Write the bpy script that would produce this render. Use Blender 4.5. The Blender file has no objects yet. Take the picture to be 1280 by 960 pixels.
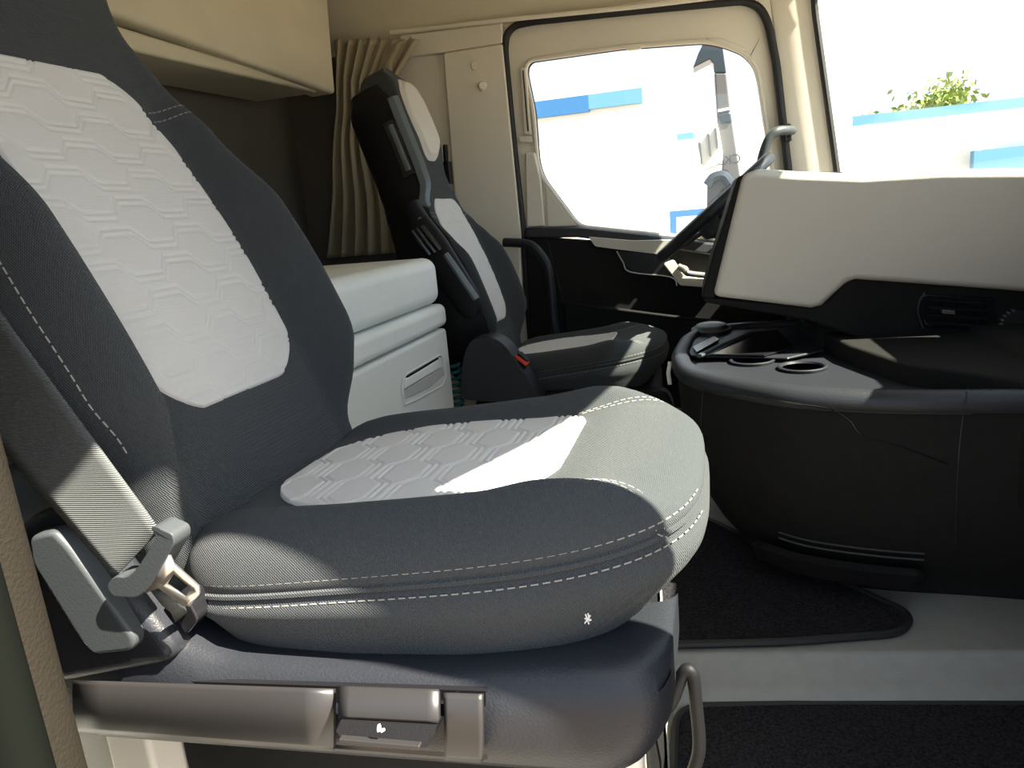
import bpy, bmesh, math, random
import numpy as np
from mathutils import Vector, Matrix
random.seed(4)
SC = bpy.context.scene
COL = SC.collection

# ------------------------------------------------------------------ camera
FPX = 900.0
CAM = np.array([0.0, -0.55, 0.87])
def _n(v):
    v = np.array(v, float); return v / np.linalg.norm(v)
_Y = _n((890 - 640, 480 - 245, -FPX))
_Z = _n(np.cross((1, 0.09, 0), _Y)); _Z = _Z if _Z[1] > 0 else -_Z
_X = np.cross(_Y, _Z)
RW = np.array([_X, _Y, _Z])            # camera axes -> world
def ray(px, py):
    return RW @ np.array([px - 640, 480 - py, -FPX])
def at(px, py, x=None, y=None, z=None, p=None, n=None):
    """where the line of sight through a photo pixel meets a plane of the cab (metres)"""
    r = ray(px, py)
    if x is not None: t = (x - CAM[0]) / r[0]
    elif y is not None: t = (y - CAM[1]) / r[1]
    elif z is not None: t = (z - CAM[2]) / r[2]
    else: t = float((np.array(p) - CAM) @ np.array(n, float)) / float(r @ np.array(n, float))
    return CAM + t * r
cd = bpy.data.cameras.new('camera'); cam = bpy.data.objects.new('camera', cd); COL.objects.link(cam)
cd.sensor_width = 36; cd.lens = FPX / 1280 * 36; cd.clip_start = 0.01; cd.clip_end = 500
M4 = Matrix([list(RW[i]) + [CAM[i]] for i in range(3)] + [[0, 0, 0, 1]])
cam.matrix_world = M4
SC.camera = cam

# ------------------------------------------------------------------ light
SUN_TO = Vector((0.82, -0.22, 1.0)).normalized()
W = bpy.data.worlds.new('sky'); SC.world = W; W.use_nodes = True
nt = W.node_tree; nt.nodes.clear()
o_ = nt.nodes.new('ShaderNodeOutputWorld'); b_ = nt.nodes.new('ShaderNodeBackground')
s_ = nt.nodes.new('ShaderNodeTexSky'); s_.sky_type = 'NISHITA'; s_.sun_disc = False
s_.sun_elevation = math.asin(SUN_TO.z); s_.sun_rotation = math.atan2(SUN_TO.x, SUN_TO.y)
s_.air_density = 1.0; s_.dust_density = 2.0; s_.ozone_density = 1.0
b_.inputs['Strength'].default_value = 0.36
hz = nt.nodes.new('ShaderNodeMix'); hz.data_type = 'RGBA'; hz.inputs[0].default_value = 0.75   # thin bright haze over the whole sky
hz.inputs[7].default_value = (3.5, 4.05, 4.7, 1)
nt.links.new(s_.outputs[0], hz.inputs[6]); nt.links.new(hz.outputs[2], b_.inputs[0]); nt.links.new(b_.outputs[0], o_.inputs[0])
sd = bpy.data.lights.new('sun', 'SUN'); sd.energy = 30.0; sd.angle = 0.009; sd.color = (1.0, 0.90, 0.74)
so = bpy.data.objects.new('sun', sd); COL.objects.link(so)
so.rotation_euler = SUN_TO.to_track_quat('Z', 'Y').to_euler(); so.location = (3, -2, 6)
V = SC.view_settings
V.view_transform = 'Standard'; V.look = 'None'; V.gamma = 1.0; V.exposure = 0.28; V.use_curve_mapping = False

# ------------------------------------------------------------------ materials
def mat(name, col, rough=0.6, metal=0.0, bump=0.0, bscale=200.0, kind='noise', var=0.0, vscale=8.0, spec=0.5, sheen=0.0, coat=0.0):
    m = bpy.data.materials.new(name); m.use_nodes = True
    N = m.node_tree.nodes; L = m.node_tree.links; P = N['Principled BSDF']
    P.inputs['Base Color'].default_value = (*col, 1); P.inputs['Roughness'].default_value = rough
    P.inputs['Metallic'].default_value = metal; P.inputs['Specular IOR Level'].default_value = spec
    P.inputs['Sheen Weight'].default_value = sheen; P.inputs['Coat Weight'].default_value = coat
    tc = N.new('ShaderNodeTexCoord')
    if bump:
        if kind == 'noise':
            t = N.new('ShaderNodeTexNoise'); t.inputs['Scale'].default_value = bscale; t.inputs['Detail'].default_value = 3
            L.new(tc.outputs['Object'], t.inputs['Vector']); src = t.outputs['Fac']
        elif kind == 'weave':
            a = N.new('ShaderNodeTexWave'); a.wave_type = 'BANDS'; a.bands_direction = 'X'; a.inputs['Scale'].default_value = bscale
            a.inputs['Distortion'].default_value = 1.5; a.inputs['Detail Scale'].default_value = 3
            b = N.new('ShaderNodeTexWave'); b.wave_type = 'BANDS'; b.bands_direction = 'DIAGONAL'; b.inputs['Scale'].default_value = bscale
            b.inputs['Distortion'].default_value = 1.5
            q = N.new('ShaderNodeMath'); q.operation = 'ADD'
            for w in (a, b): L.new(tc.outputs['Object'], w.inputs['Vector'])
            L.new(a.outputs['Fac'], q.inputs[0]); L.new(b.outputs['Fac'], q.inputs[1]); src = q.outputs[0]
        elif kind == 'ribs':
            a = N.new('ShaderNodeTexWave'); a.wave_type = 'BANDS'; a.bands_direction = 'Z'; a.inputs['Scale'].default_value = bscale
            L.new(tc.outputs['Object'], a.inputs['Vector']); src = a.outputs['Fac']
        bp = N.new('ShaderNodeBump'); bp.inputs['Strength'].default_value = bump; bp.inputs['Distance'].default_value = 0.002
        L.new(src, bp.inputs['Height']); L.new(bp.outputs[0], P.inputs['Normal'])
    if var:
        t = N.new('ShaderNodeTexNoise'); t.inputs['Scale'].default_value = vscale; t.inputs['Detail'].default_value = 4
        L.new(tc.outputs['Object'], t.inputs['Vector'])
        r = N.new('ShaderNodeValToRGB'); e = r.color_ramp.elements
        e[0].position = 0.3; e[1].position = 0.7
        e[0].color = (*[c * (1 - var) for c in col], 1); e[1].color = (*[min(1, c * (1 + var)) for c in col], 1)
        L.new(t.outputs['Fac'], r.inputs[0]); L.new(r.outputs[0], P.inputs['Base Color'])
    return m
def glass_mat(name, tint, refl=0.06):
    m = bpy.data.materials.new(name); m.use_nodes = True
    N = m.node_tree.nodes; L = m.node_tree.links; N.clear()
    o = N.new('ShaderNodeOutputMaterial'); t = N.new('ShaderNodeBsdfTransparent'); g = N.new('ShaderNodeBsdfGlossy'); x = N.new('ShaderNodeMixShader')
    t.inputs[0].default_value = (*tint, 1); g.inputs['Roughness'].default_value = 0.02; x.inputs[0].default_value = refl
    L.new(t.outputs[0], x.inputs[1]); L.new(g.outputs[0], x.inputs[2]); L.new(x.outputs[0], o.inputs[0])
    return m
MT = dict(
    fabric=mat('charcoal_fabric', (0.044, 0.0505, 0.056), 0.85, bump=0.55, bscale=190, kind='weave', sheen=0.08, var=0.08, vscale=300, spec=0.2),
    pale=mat('pale_fabric', (0.66, 0.65, 0.63), 0.9, bump=0.35, bscale=330, kind='weave', sheen=0.1, spec=0.15),
    thread=mat('grey_thread', (0.26, 0.25, 0.235), 0.8),
    vinyl=mat('pale_vinyl', (0.55, 0.52, 0.47), 0.6, bump=0.2, bscale=400),
    black=mat('black_plastic', (0.007, 0.007, 0.008), 0.55, bump=0.15, bscale=500, spec=0.2),
    dash=mat('dark_dash_plastic', (0.013, 0.0128, 0.0125), 0.75, bump=0.2, bscale=450, var=0.1, vscale=60, spec=0.12),
    charcoal=mat('charcoal_plastic', (0.016, 0.018, 0.023), 0.42, bump=0.25, bscale=420, var=0.1, vscale=400, spec=0.35),
    gloss=mat('gloss_black', (0.01, 0.01, 0.012), 0.18),
    pillar=mat('grained_pillar_plastic', (0.016, 0.014, 0.011), 0.6, bump=0.6, bscale=260, spec=0.08),
    sealgreen=mat('grey_green_seal', (0.004, 0.005, 0.004), 0.7, spec=0.04),
    sheen=mat('highlit_grey_plastic', (0.10, 0.125, 0.14), 0.3),  # lightened to put the shoulder trim's highlight into the colour
    scoop=mat('shaded_white_plastic', (0.5, 0.51, 0.5), 0.5),  # grey tone holds the shade of the handle recess
    grey=mat('grey_plastic', (0.040, 0.047, 0.052), 0.45, bump=0.1, bscale=400, spec=0.35),
    satin=mat('satin_grey_trim', (0.026, 0.025, 0.026), 0.40, metal=0.2),
    chrome=mat('brushed_metal', (0.62, 0.60, 0.57), 0.28, metal=0.9),
    beige=mat('beige_plastic', (0.72, 0.68, 0.59), 0.55, bump=0.12, bscale=420, var=0.03, vscale=5),
    beigedash=mat('greige_dash_skin', (0.54, 0.51, 0.45), 0.5, bump=0.25, bscale=600),
    tan=mat('tan_liner', (0.60, 0.55, 0.42), 0.8, bump=0.2, bscale=300, var=0.04, vscale=6),
    taupe=mat('taupe_cloth_wall', (0.11, 0.10, 0.085), 0.9, bump=0.3, bscale=200, var=0.06, vscale=6),
    curtain=mat('curtain_cloth', (0.34, 0.29, 0.20), 0.9, bump=0.2, bscale=300, sheen=0.2),
    curtaind=mat('curtain_lining', (0.10, 0.095, 0.09), 0.9, bump=0.2, bscale=300),
    white=mat('white_plastic', (0.80, 0.82, 0.80), 0.5, bump=0.1, bscale=350),
    mattress=mat('white_vinyl_mattress', (0.82, 0.85, 0.83), 0.55, bump=0.15, bscale=260, var=0.03, vscale=10),
    floorp=mat('grey_floor_plastic', (0.25, 0.245, 0.23), 0.6, bump=0.3, bscale=300, var=0.06, vscale=40),
    carpet=mat('dark_carpet', (0.018, 0.017, 0.020), 0.95, bump=1.0, bscale=350, var=0.7, vscale=220, spec=0.1),
    rubber=mat('black_rubber', (0.012, 0.012, 0.013), 0.6),
    webbing=mat('grey_webbing', (0.088, 0.098, 0.100), 0.6, bump=0.6, bscale=170, kind='ribs', sheen=0.05, spec=0.3),
    red=mat('red_button', (0.75, 0.05, 0.02), 0.4),
    teal=mat('teal_hose', (0.01, 0.10, 0.11), 0.4),
    print=mat('white_print', (0.8, 0.8, 0.8), 0.6),
    concrete=mat('yard_concrete', (0.17, 0.135, 0.10), 0.9, bump=0.2, bscale=40, var=0.1, vscale=1.5),
    cream=mat('cream_cladding', (0.90, 0.87, 0.80), 0.7, var=0.05, vscale=2),
    blue=mat('blue_fascia', (0.03, 0.14, 0.33), 0.5),
    paleblue=mat('pale_blue_panel', (0.10, 0.26, 0.42), 0.5),
    leaf=mat('leaf_green', (0.20, 0.26, 0.05), 0.7, var=0.4, vscale=3),
    bark=mat('bark', (0.12, 0.08, 0.05), 0.9, bump=0.6, bscale=30),
    lorry=mat('reflected_grey', (0.085, 0.085, 0.085), 0.4),
    reflectionw=mat('reflected_white', (0.75, 0.72, 0.62), 0.4),
    reflectiond=mat('reflected_dark', (0.02, 0.03, 0.04), 0.3),
    pane=glass_mat('window_glass', (0.97, 0.985, 0.98), 0.04),
    screen=glass_mat('windscreen_glass', (0.95, 0.98, 0.965), 0.04),
    tint=glass_mat('smoked_visor', (0.14, 0.18, 0.22), 0.06),
)

# ------------------------------------------------------------------ mesh helpers
def tag(o, label=None, cat=None, group=None, kind=None):
    if label: o['label'] = label
    if cat: o['category'] = cat
    if group: o['group'] = group
    if kind: o['kind'] = kind
    return o
def thing(name, label, cat, loc=(0, 0, 0), group=None):
    o = bpy.data.objects.new(name, None); COL.objects.link(o); o.location = loc; o.empty_display_size = 0.05
    return tag(o, label, cat, group)
def attach(o, parent):
    if parent is not None:
        o.parent = parent
        if parent.type == 'EMPTY': o.matrix_parent_inverse = Matrix.Translation(-Vector(parent.location))
def mk(name, vf, m, parent=None, smooth=True, bevel=0.0, seg=3, sub=0, solid=0.0, soff=-1, angle=40, kind=None):
    me = bpy.data.meshes.new(name); v, f = vf
    me.from_pydata([tuple(float(c) for c in p) for p in v], [], [tuple(int(i) for i in q) for q in f]); me.update()
    bm = bmesh.new(); bm.from_mesh(me); bmesh.ops.recalc_face_normals(bm, faces=bm.faces); bm.to_mesh(me); bm.free()
    o = bpy.data.objects.new(name, me); COL.objects.link(o); me.materials.append(MT[m])
    attach(o, parent)
    if solid:
        s = o.modifiers.new('s', 'SOLIDIFY'); s.thickness = solid; s.offset = soff
    if bevel:
        b = o.modifiers.new('b', 'BEVEL'); b.width = bevel; b.segments = seg; b.limit_method = 'ANGLE'; b.angle_limit = math.radians(35)
    if sub:
        u = o.modifiers.new('u', 'SUBSURF'); u.levels = sub; u.render_levels = sub
    if smooth:
        me.polygons.foreach_set('use_smooth', [True] * len(me.polygons))
        if not sub:
            me.set_sharp_from_angle(angle=math.radians(angle))
            if bevel: o.modifiers['b'].harden_normals = True
    if kind: o['kind'] = kind
    return o
def join(*vfs):
    V_, F_ = [], []
    for v, f in vfs:
        k = len(V_); V_ += list(v); F_ += [tuple(i + k for i in q) for q in f]
    return V_, F_
def box(x0, x1, y0, y1, z0, z1):
    v = [(x, y, z) for x in (x0, x1) for y in (y0, y1) for z in (z0, z1)]
    return v, [(0, 1, 3, 2), (4, 6, 7, 5), (0, 4, 5, 1), (2, 3, 7, 6), (0, 2, 6, 4), (1, 5, 7, 3)]
def prism(poly, vec):
    n = len(poly); p = [np.array(q, float) for q in poly]; w = np.array(vec, float)
    v = p + [q + w for q in p]
    return v, [tuple(range(n)), tuple(range(2 * n - 1, n - 1, -1))] + [(i, (i + 1) % n, (i + 1) % n + n, i + n) for i in range(n)]
def loft(rings, closed=True, cap0=True, cap1=True):
    n = len(rings[0]); v = [p for r in rings for p in r]; f = []
    for a in range(len(rings) - 1):
        for i in range(n if closed else n - 1):
            j = (i + 1) % n; f.append((a * n + i, a * n + j, (a + 1) * n + j, (a + 1) * n + i))
    if closed and cap0: f.append(tuple(range(n - 1, -1, -1)))
    if closed and cap1: f.append(tuple(range((len(rings) - 1) * n, len(rings) * n)))
    return v, f
def cr(pts, k=8, closed=False):
    """smooth curve through points"""
    P = [np.array(p, float) for p in pts]; n = len(P); out = []
    for i in range(n if closed else n - 1):
        if closed: a, b, c, d = P[i - 1], P[i], P[(i + 1) % n], P[(i + 2) % n]
        else: a, b, c, d = P[max(i - 1, 0)], P[i], P[i + 1], P[min(i + 2, n - 1)]
        for q in range(k):
            t = q / k
            out.append(0.5 * (2 * b + (c - a) * t + (2 * a - 5 * b + 4 * c - d) * t * t + (3 * b - a - 3 * c + d) * t ** 3))
    if not closed: out.append(P[-1])
    return out
def rnd(poly, r, k=5, closed=True):
    """round the corners of a polyline by radius r (number or list)"""
    P = [np.array(p, float) for p in poly]; n = len(P); out = []
    for i in range(n):
        if not closed and i in (0, n - 1): out.append(P[i]); continue
        a, b, c = P[i - 1], P[i], P[(i + 1) % n]; rr = r[i] if isinstance(r, (list, tuple)) else r
        u, w = a - b, c - b; lu, lw = np.linalg.norm(u), np.linalg.norm(w); d = min(rr, lu * .48, lw * .48)
        if d < 1e-5: out.append(b); continue
        p, q = b + u / lu * d, b + w / lw * d
        for t in np.linspace(0, 1, k + 1): out.append((1 - t) ** 2 * p + 2 * t * (1 - t) * b + t * t * q)
    return out
def tube(path, r, n=10, closed=False, flat=1.0, up=None):
    P = [np.array(p, float) for p in path]; m = len(P); rings = []
    prev = None
    for i in range(m):
        t = _n(P[(i + 1) % m] - P[i - 1]) if closed else _n(P[min(i + 1, m - 1)] - P[max(i - 1, 0)])
        if prev is None:
            a = np.array(up, float) if up is not None else (np.array([0, 0, 1.0]) if abs(t[2]) < .9 else np.array([1.0, 0, 0]))
        else: a = prev
        a = _n(a - t * (a @ t)); prev = a; b = np.cross(t, a); rr = r[i] if isinstance(r, (list, tuple, np.ndarray)) else r
        rings.append([P[i] + rr * (math.cos(q) * a * flat + math.sin(q) * b) for q in np.linspace(0, 2 * math.pi, n, endpoint=False)])
    if closed: rings.append(rings[0])
    return loft(rings, True, not closed, not closed)
def plate(outer, inner):
    """flat face with a hole, both outlines coplanar"""
    bm = bmesh.new(); es = []
    for lp in (outer, inner):
        vs = [bm.verts.new(tuple(p)) for p in lp]
        es += [bm.edges.new((vs[i], vs[(i + 1) % len(vs)])) for i in range(len(vs))]
    bmesh.ops.triangle_fill(bm, use_beauty=True, edges=es)
    bm.verts.index_update()
    v = [np.array(q.co) for q in bm.verts]; f = [[q.index for q in fc.verts] for fc in bm.faces]; bm.free()
    return v, f
def disc(c, axis, r, n=20, h=0.0):
    c = np.array(c, float); ax = _n(axis); a = _n(np.cross(ax, (0, 0, 1) if abs(ax[2]) < .9 else (1, 0, 0))); b = np.cross(ax, a)
    return prism([c + r * (math.cos(t) * a + math.sin(t) * b) for t in np.linspace(0, 2 * math.pi, n, endpoint=False)], ax * h)
def sst(a, b, x):
    t = min(1, max(0, (x - a) / (b - a))); return t * t * (3 - 2 * t)
def itp(x, xs, ys): return float(np.interp(x, xs, ys))
def sitp(x, xs, ys):
    for i in range(len(xs) - 1):
        if x <= xs[i + 1]:
            return ys[i] + (ys[i + 1] - ys[i]) * sst(xs[i], xs[i + 1], max(x, xs[i]))
    return ys[-1]
def dashes(path, L=0.006, gap=0.0035, r=0.0009):
    """a row of stitches along a path"""
    P = [np.array(p, float) for p in path]; d = [0]
    for i in range(1, len(P)): d.append(d[-1] + np.linalg.norm(P[i] - P[i - 1]))
    A = np.array(P); d = np.array(d); out = []; s = 0
    pt = lambda q: np.array([np.interp(q, d, A[:, k]) for k in range(3)])
    while s + L < d[-1]:
        out.append(tube([pt(s), pt(s + L)], r, 5)); s += L + gap
    return join(*out)
def struct(name, vf, m, label, cat, **k):
    o = mk(name, vf, m, **k); return tag(o, label, cat, kind='structure')

# ================================================================== THE CAB SHELL
YL = 2.22                 # driver side wall
XBK = -1.62               # rear wall
ZC = 1.78                 # ceiling
# floor with raised centre
prof = [(-0.24, 0.03), (0.535, 0.03), (0.548, 0.052), (0.565, 0.064), (0.575, 0.068), (0.60, 0.098), (0.63, 0.10), (2.3, 0.10), (2.3, -0.05), (-0.24, -0.05)]
def frow(x):
    return [np.array([x, y + (0.15 * x if 0.3 < y < 0.9 else 0), z]) for y, z in prof]
struct('floor', loft([frow(x) for x in (-0.80, -0.3, 0.1, 0.5, 0.95)]), 'floorp', 'grey moulded plastic cab floor with a raised centre step', 'floor', bevel=0.006, seg=2)
struct('wall_back', box(XBK - .04, XBK, -.25, YL + 0.05, 0.0, ZC), 'taupe', 'dark taupe cloth wall behind the bunk', 'wall')
struct('ceiling', box(XBK - 0.04, 0.52, -0.18, YL + 0.05, ZC, ZC + 0.04), 'tan', 'tan roof lining over the cab', 'ceiling')
# driver side wall, opening for the door
dl = lambda px, py: at(px, py, y=YL)
seal_px = [(664, 420), (655, 290), (643, 180), (632, 62), (634, 44), (644, 33), (664, 28), (800, 14), (930, 2), (950, 10), (960, 30), (970, 80), (985, 215), (993, 300), (1000, 420)]
seal_pts = [dl(*p) for p in seal_px]
sp = seal_pts
lowL = np.array([sp[0][0] + 0.01, YL, 0.10]); lowR = np.array([sp[-1][0], YL, 0.10])
opening = [lowL] + sp + [lowR]
outer = [(XBK, YL, 0.02), (XBK, YL, ZC), (0.42, YL, ZC), (0.42, YL, 0.02)]
wl = struct('wall_left', plate(outer, opening), 'beige', 'beige plastic side lining around the driver door', 'wall', solid=0.05, soff=1, smooth=False)
# proud B pillar cover with seam, behind the door
pil = [at(557, 62, y=YL - .03), at(626, 52, y=YL - .03), at(640, 180, y=YL - .03), at(652, 292, y=YL - .03), at(655, 330, y=YL - .03), at(600, 330, y=YL - .03)]
pil2 = [at(553, 66, y=YL - .03), at(628, 54, y=YL - .03), at(652, 298, y=YL - .03), at(650, 305, y=YL - .03), at(655, 400, y=YL - .03), at(580, 400, y=YL - .03)]
mk('pillar_cover', prism(rnd(pil2, .012), (0, .034, 0)), 'beige', wl, bevel=0.012)
mk('upper_cover', prism([at(500, 72, y=YL - .02), at(553, 66, y=YL - .026), at(628, 54, y=YL - .026), at(628, 28, y=YL - .026), at(500, 44, y=YL - .02)], (0, .034, 0)), 'beige', wl, bevel=0.006)
for px, py in ((594, 82), (597, 10), (655, 30)):
    if py > 40: mk('screw_cap', disc(at(px, py, y=YL - .031), (0, -1, 0), .017, 20, .004), 'beige', wl, bevel=.002)
mk('upper_liner', prism([(XBK, YL, 1.545), (XBK, YL - .16, ZC), (0.40, YL - .16, ZC), (0.40, YL, 1.545)], (0, .02, 0)), 'tan', wl)
mk('rear_lining', box(XBK, -1.16, YL - .03, YL - .002, .05, 1.52), 'taupe', wl)
# curtain rail
rl = tag(mk('curtain_rail', tube([at(488, 41, y=YL - .045), at(640, 24, y=YL - .045), at(800, 8, y=YL - .045), at(1000, -16, y=YL - .045)], .008, 10), 'beige'), 'slim beige curtain rail along the wall above the driver door', 'rail')
# black weather strip
tag(mk('door_seal', tube(rnd([p - np.array([0, .012, 0]) for p in opening], .03, 4, False), .0135, 10), 'rubber'), 'black rubber weather strip round the driver door opening', 'seal')
# left A pillar
prow = []
for z in np.linspace(0.70, 1.79, 12):
    a = (z - 0.70)
    xs0 = np.interp(z, [.7, .94, 1.29, 1.45, 1.8], [.30, .262, .222, .20, .16]); xw = np.interp(z, [.7, .912, 1.439, 1.8], [.43, .402, .328, .28])
    prow.append([np.array([xs0 + .004, YL - .004, z]), np.array([xs0 + .03, YL - .016, z]), np.array([(xs0 + xw) / 2 + .01, YL - .021, z]), np.array([xw - .01, YL - .025, z]),
                 np.array([xw + .012, YL - .036, z]), np.array([xw + .03, YL - .03, z]), np.array([xw + .03, YL + .03, z]), np.array([xs0 + .004, YL + .03, z])])
struct('trim_1', loft(prow), 'beige', 'beige windscreen pillar trim beside the driver door', 'pillar trim', bevel=.004)
def ws_x(y, z):
    return np.interp(z, [.6, .912, 1.439, 1.8], [.455, .412, .336, .28]) + .26 * (1 - min(1, abs((y - 1.035) / 1.14)) ** 2.2)
# windscreen
ys = np.linspace(-.10, 2.175, 25)
win = struct('window_1', loft([[np.array([ws_x(y, z), y, z]) for y in ys] for z in np.linspace(.80, 1.60, 9)], closed=False), 'screen', 'large curved windscreen of the cab', 'windscreen', solid=.006)
ed = [(2.17, .74), (2.17, 1.0), (2.17, 1.3), (2.168, 1.44), (2.15, 1.50), (2.10, 1.535), (1.6, 1.55), (1.1, 1.55), (.4, 1.545), (-.03, 1.52), (-.08, 1.49), (-.095, 1.44), (-.095, 1.0), (-.095, .74)]
mk('screen_seal', tube(cr([(ws_x(y, z) - .008, y, z) for y, z in ed], 4), .011, 8), 'rubber', win)
hd = [[np.array([ws_x(y, 1.6) + a, y, z]) for y in ys] for a, z in ((-.02, 1.53), (-.05, 1.56), (-.16, ZC), (.03, ZC + .03), (.03, 1.53), (-.02, 1.53))]
struct('trim_2', loft(hd, closed=False), 'beige', 'beige header trim over the windscreen', 'header trim')
# exterior tinted sun visor
tag(mk('sun_visor', loft([[np.array([ws_x(y, 1.6) + a, y, z]) for y in ys] for a, z in ((.02, 1.62), (.04, 1.56), (.06, 1.50))], closed=False), 'tint', solid=.006), 'smoked plastic sun visor outside the top of the windscreen', 'visor')
tag(mk('sun_blocker', loft([[np.array([ws_x(y, 1.5) + a, y, z]) for y in np.linspace(-.08, .80, 9)] for a, z in ((-.02, 1.33), (-.02, 1.60), (-.12, 1.60), (-.12, 1.36), (-.08, 1.33), (-.02, 1.33))], closed=False), 'beige'), 'beige sun blocker added unseen above the passenger half of the windscreen', 'blocker')  # added out of view to set the sun edge on the passenger cushion
# firewall under the windscreen
struct('wall_front', loft([[np.array([ws_x(y, .8) + .02, y, z]) for y in ys] for z in (-.05, .86)], closed=False), 'dash', 'dark firewall below the windscreen', 'wall', solid=.03, soff=1)
# passenger side: pillar, roof rail, rear quarter (door stands open)
rr_ = []
for z in np.linspace(-0.05, 1.79, 10):
    xs0 = np.interp(z, [0, .86, 1.08, 1.29, 1.45, 1.8], [.40, .37, .20, .150, .12, .08]); xw = np.interp(z, [0, .912, 1.439, 1.8], [.46, .40, .32, .27])
    rr_.append([np.array([xs0, -.17, z]), np.array([xs0 + .02, -.13, z]), np.array([xw, -.09, z]), np.array([xw + .03, -.12, z]), np.array([xw + .02, -.17, z])])
struct('trim_3', loft(rr_), 'beige', 'passenger side windscreen pillar', 'pillar trim', bevel=.006)
struct('trim_4', prism([(-.80, -.13, 1.53), (.40, -.13, 1.53), (.40, -.18, 1.53), (.24, -.18, 1.53), (.12, -.30, 1.53), (-.80, -.30, 1.53)], (0, 0, .27)), 'tan', 'roof side rail over the passenger door opening', 'roof rail', bevel=.02)  # outer edge widened at the rear to shade the near backrest
struct('wall_right', box(XBK - .04, -.62, -.25, -.22, -.05, ZC + .03), 'tan', 'side wall beside the bunk behind the passenger door', 'wall')
bp = []
for z in np.linspace(-.1, 1.75, 12):
    bp.append([np.array([x, y, z]) for x, y in rnd([(-.75, -.195), (-.62, -.205), (-.553, -.185), (-.544, -.15), (-.556, -.12), (-.60, -.11), (-.75, -.11)], .03, 5)])
bpil = struct('trim_5', loft(bp), 'pillar', 'grained grey door pillar trim beside the passenger seat', 'pillar trim')
mk('outer_seal', tube([(-.470, -.235, -.1), (-.470, -.235, 1.75)], .018, 12), 'sealgreen', bpil)
mk('outer_skin', box(-.75, -.47, -.25, -.215, -.1, 1.75), 'sealgreen', bpil, bevel=.004)
struct('floor', box(XBK, -.80, -.24, YL, -.05, .02), 'floorp', 'floor under the bunk', 'floor')

# ================================================================== DRIVER DOOR
YD = YL + .012
dd = lambda px, py, o=0: at(px, py, y=YD + o)
door = tag(bpy.data.objects.new('door_1', None), 'driver door with beige window frame and dark lower panel', 'door', kind='structure'); COL.objects.link(door); door.location = (-.2, YD, .1)
hole_px = [(657, 92), (658, 82), (664, 75), (776, 59), (879, 51.5), (901, 55), (930, 66), (944, 82), (949, 100), (956, 147), (966, 215), (976, 306), (839, 295), (723, 283), (679, 224), (672, 204), (667, 140)]
inn = rnd([dd(*p) for p in hole_px], .035, 4)
of = [np.array([p[0], YD, p[2]]) for p in sp]
frame_out = [dd(656, 287)] + of[2:13] + [dd(994, 310)]
for nme, (ou, ii, off) in dict(window_frame=(frame_out, inn, 0)).items():
    mk(nme, plate(ou, ii), 'beige', door, solid=.045, soff=1, bevel=.006)
mk('window_surround', tube([p + np.array([0, -.004, 0]) for p in inn], .0085, 8, True), 'beige', door)
mk('window_rubber', tube([p + np.array([0, .026, 0]) for p in inn], .007, 8, True), 'rubber', door)
mk('window_pane', prism([p + np.array([0, .034, 0]) for p in inn], (0, .005, 0)), 'pane', door, smooth=False)
# rear edge moulding with vertical channel
mk('window_channel', prism([dd(650, 84, -.018), dd(657, 84, -.018), dd(664, 168, -.018), dd(655, 168, -.018)], (0, .02, 0)), 'beige', door, bevel=.004)
mk('channel_groove', prism([dd(653, 88, -.02), dd(654.5, 88, -.02), dd(661, 164, -.02), dd(659, 164, -.02)], (0, .004, 0)), 'grey', door)
mk('channel_foot', prism([dd(648, 170, -.014), dd(664, 170, -.014), dd(666, 178, -.014), dd(649, 178, -.014)], (0, .02, 0)), 'beige', door, bevel=.004)
mk('frame_moulding', prism(rnd([dd(656, 190, -.022), dd(668, 190, -.022), dd(676, 225, -.022), dd(681, 283, -.022), dd(658, 284, -.022)], .01), (0, .03, 0)), 'beige', door, bevel=.01)
mk('corner_moulding', prism([dd(681, 229, -.012), dd(722, 283, -.012), dd(684, 284, -.012)], (0, .02, 0)), 'beige', door, bevel=.006)
mk('top_catch', prism(rnd([dd(780, 57, -.016), dd(803, 54, -.016), dd(800, 61, -.016), dd(784, 63, -.016)], .006), (0, .02, 0)), 'beige', door, bevel=.003)
mk('corner_cover', prism([dd(882, 47, -.01), dd(903, 48, -.01), dd(932, 60, -.01), dd(929, 64, -.01), dd(900, 53, -.01)], (0, .02, 0)), 'beige', door, bevel=.004)
# lower door: dark panel with belt rail
mk('belt_rail', loft([[dd(px, py, -o) for px in (655, 720, 780, 840, 1000)] for py, o in ()], closed=False) if 0 else prism([dd(656, 285, -.05), dd(722, 284, -.05), dd(840, 297, -.05), dd(1000, 318, -.05), dd(1000, 335, -.06), dd(840, 312, -.06), dd(722, 297, -.06), dd(656, 298, -.06)], (0, .10, 0)), 'charcoal', door, bevel=.01)
mk('door_panel', prism([dd(657, 296, -.045), dd(840, 308, -.045), dd(1000, 325, -.045), dd(1000, 420, -.045), dd(1000, 560, -.045), dd(668, 560, -.045)], (0, .08, 0)), 'dash', door, bevel=.004)
mk('panel_seam', tube([dd(682, 292, -.047), dd(700, 360, -.047), dd(712, 412, -.047)], .0022, 6), 'satin', door)
mk('pocket_lip', tube([dd(700, 377, -.07), dd(760, 386, -.085), dd(840, 396, -.085), dd(900, 402, -.085)], .007, 10), 'black', door)
mk('pocket', prism([dd(704, 378, -.075), dd(900, 402, -.085), dd(900, 520, -.085), dd(710, 520, -.075)], (0, .05, 0)), 'black', door, bevel=.01)
mk('armrest_strip', prism(rnd([dd(735, 296, -.075), dd(790, 301, -.085), dd(842, 300, -.085), dd(834, 319, -.085), dd(790, 314, -.085), dd(744, 308, -.075)], .008), (0, .05, 0)), 'beigedash', door, bevel=.006)
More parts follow.
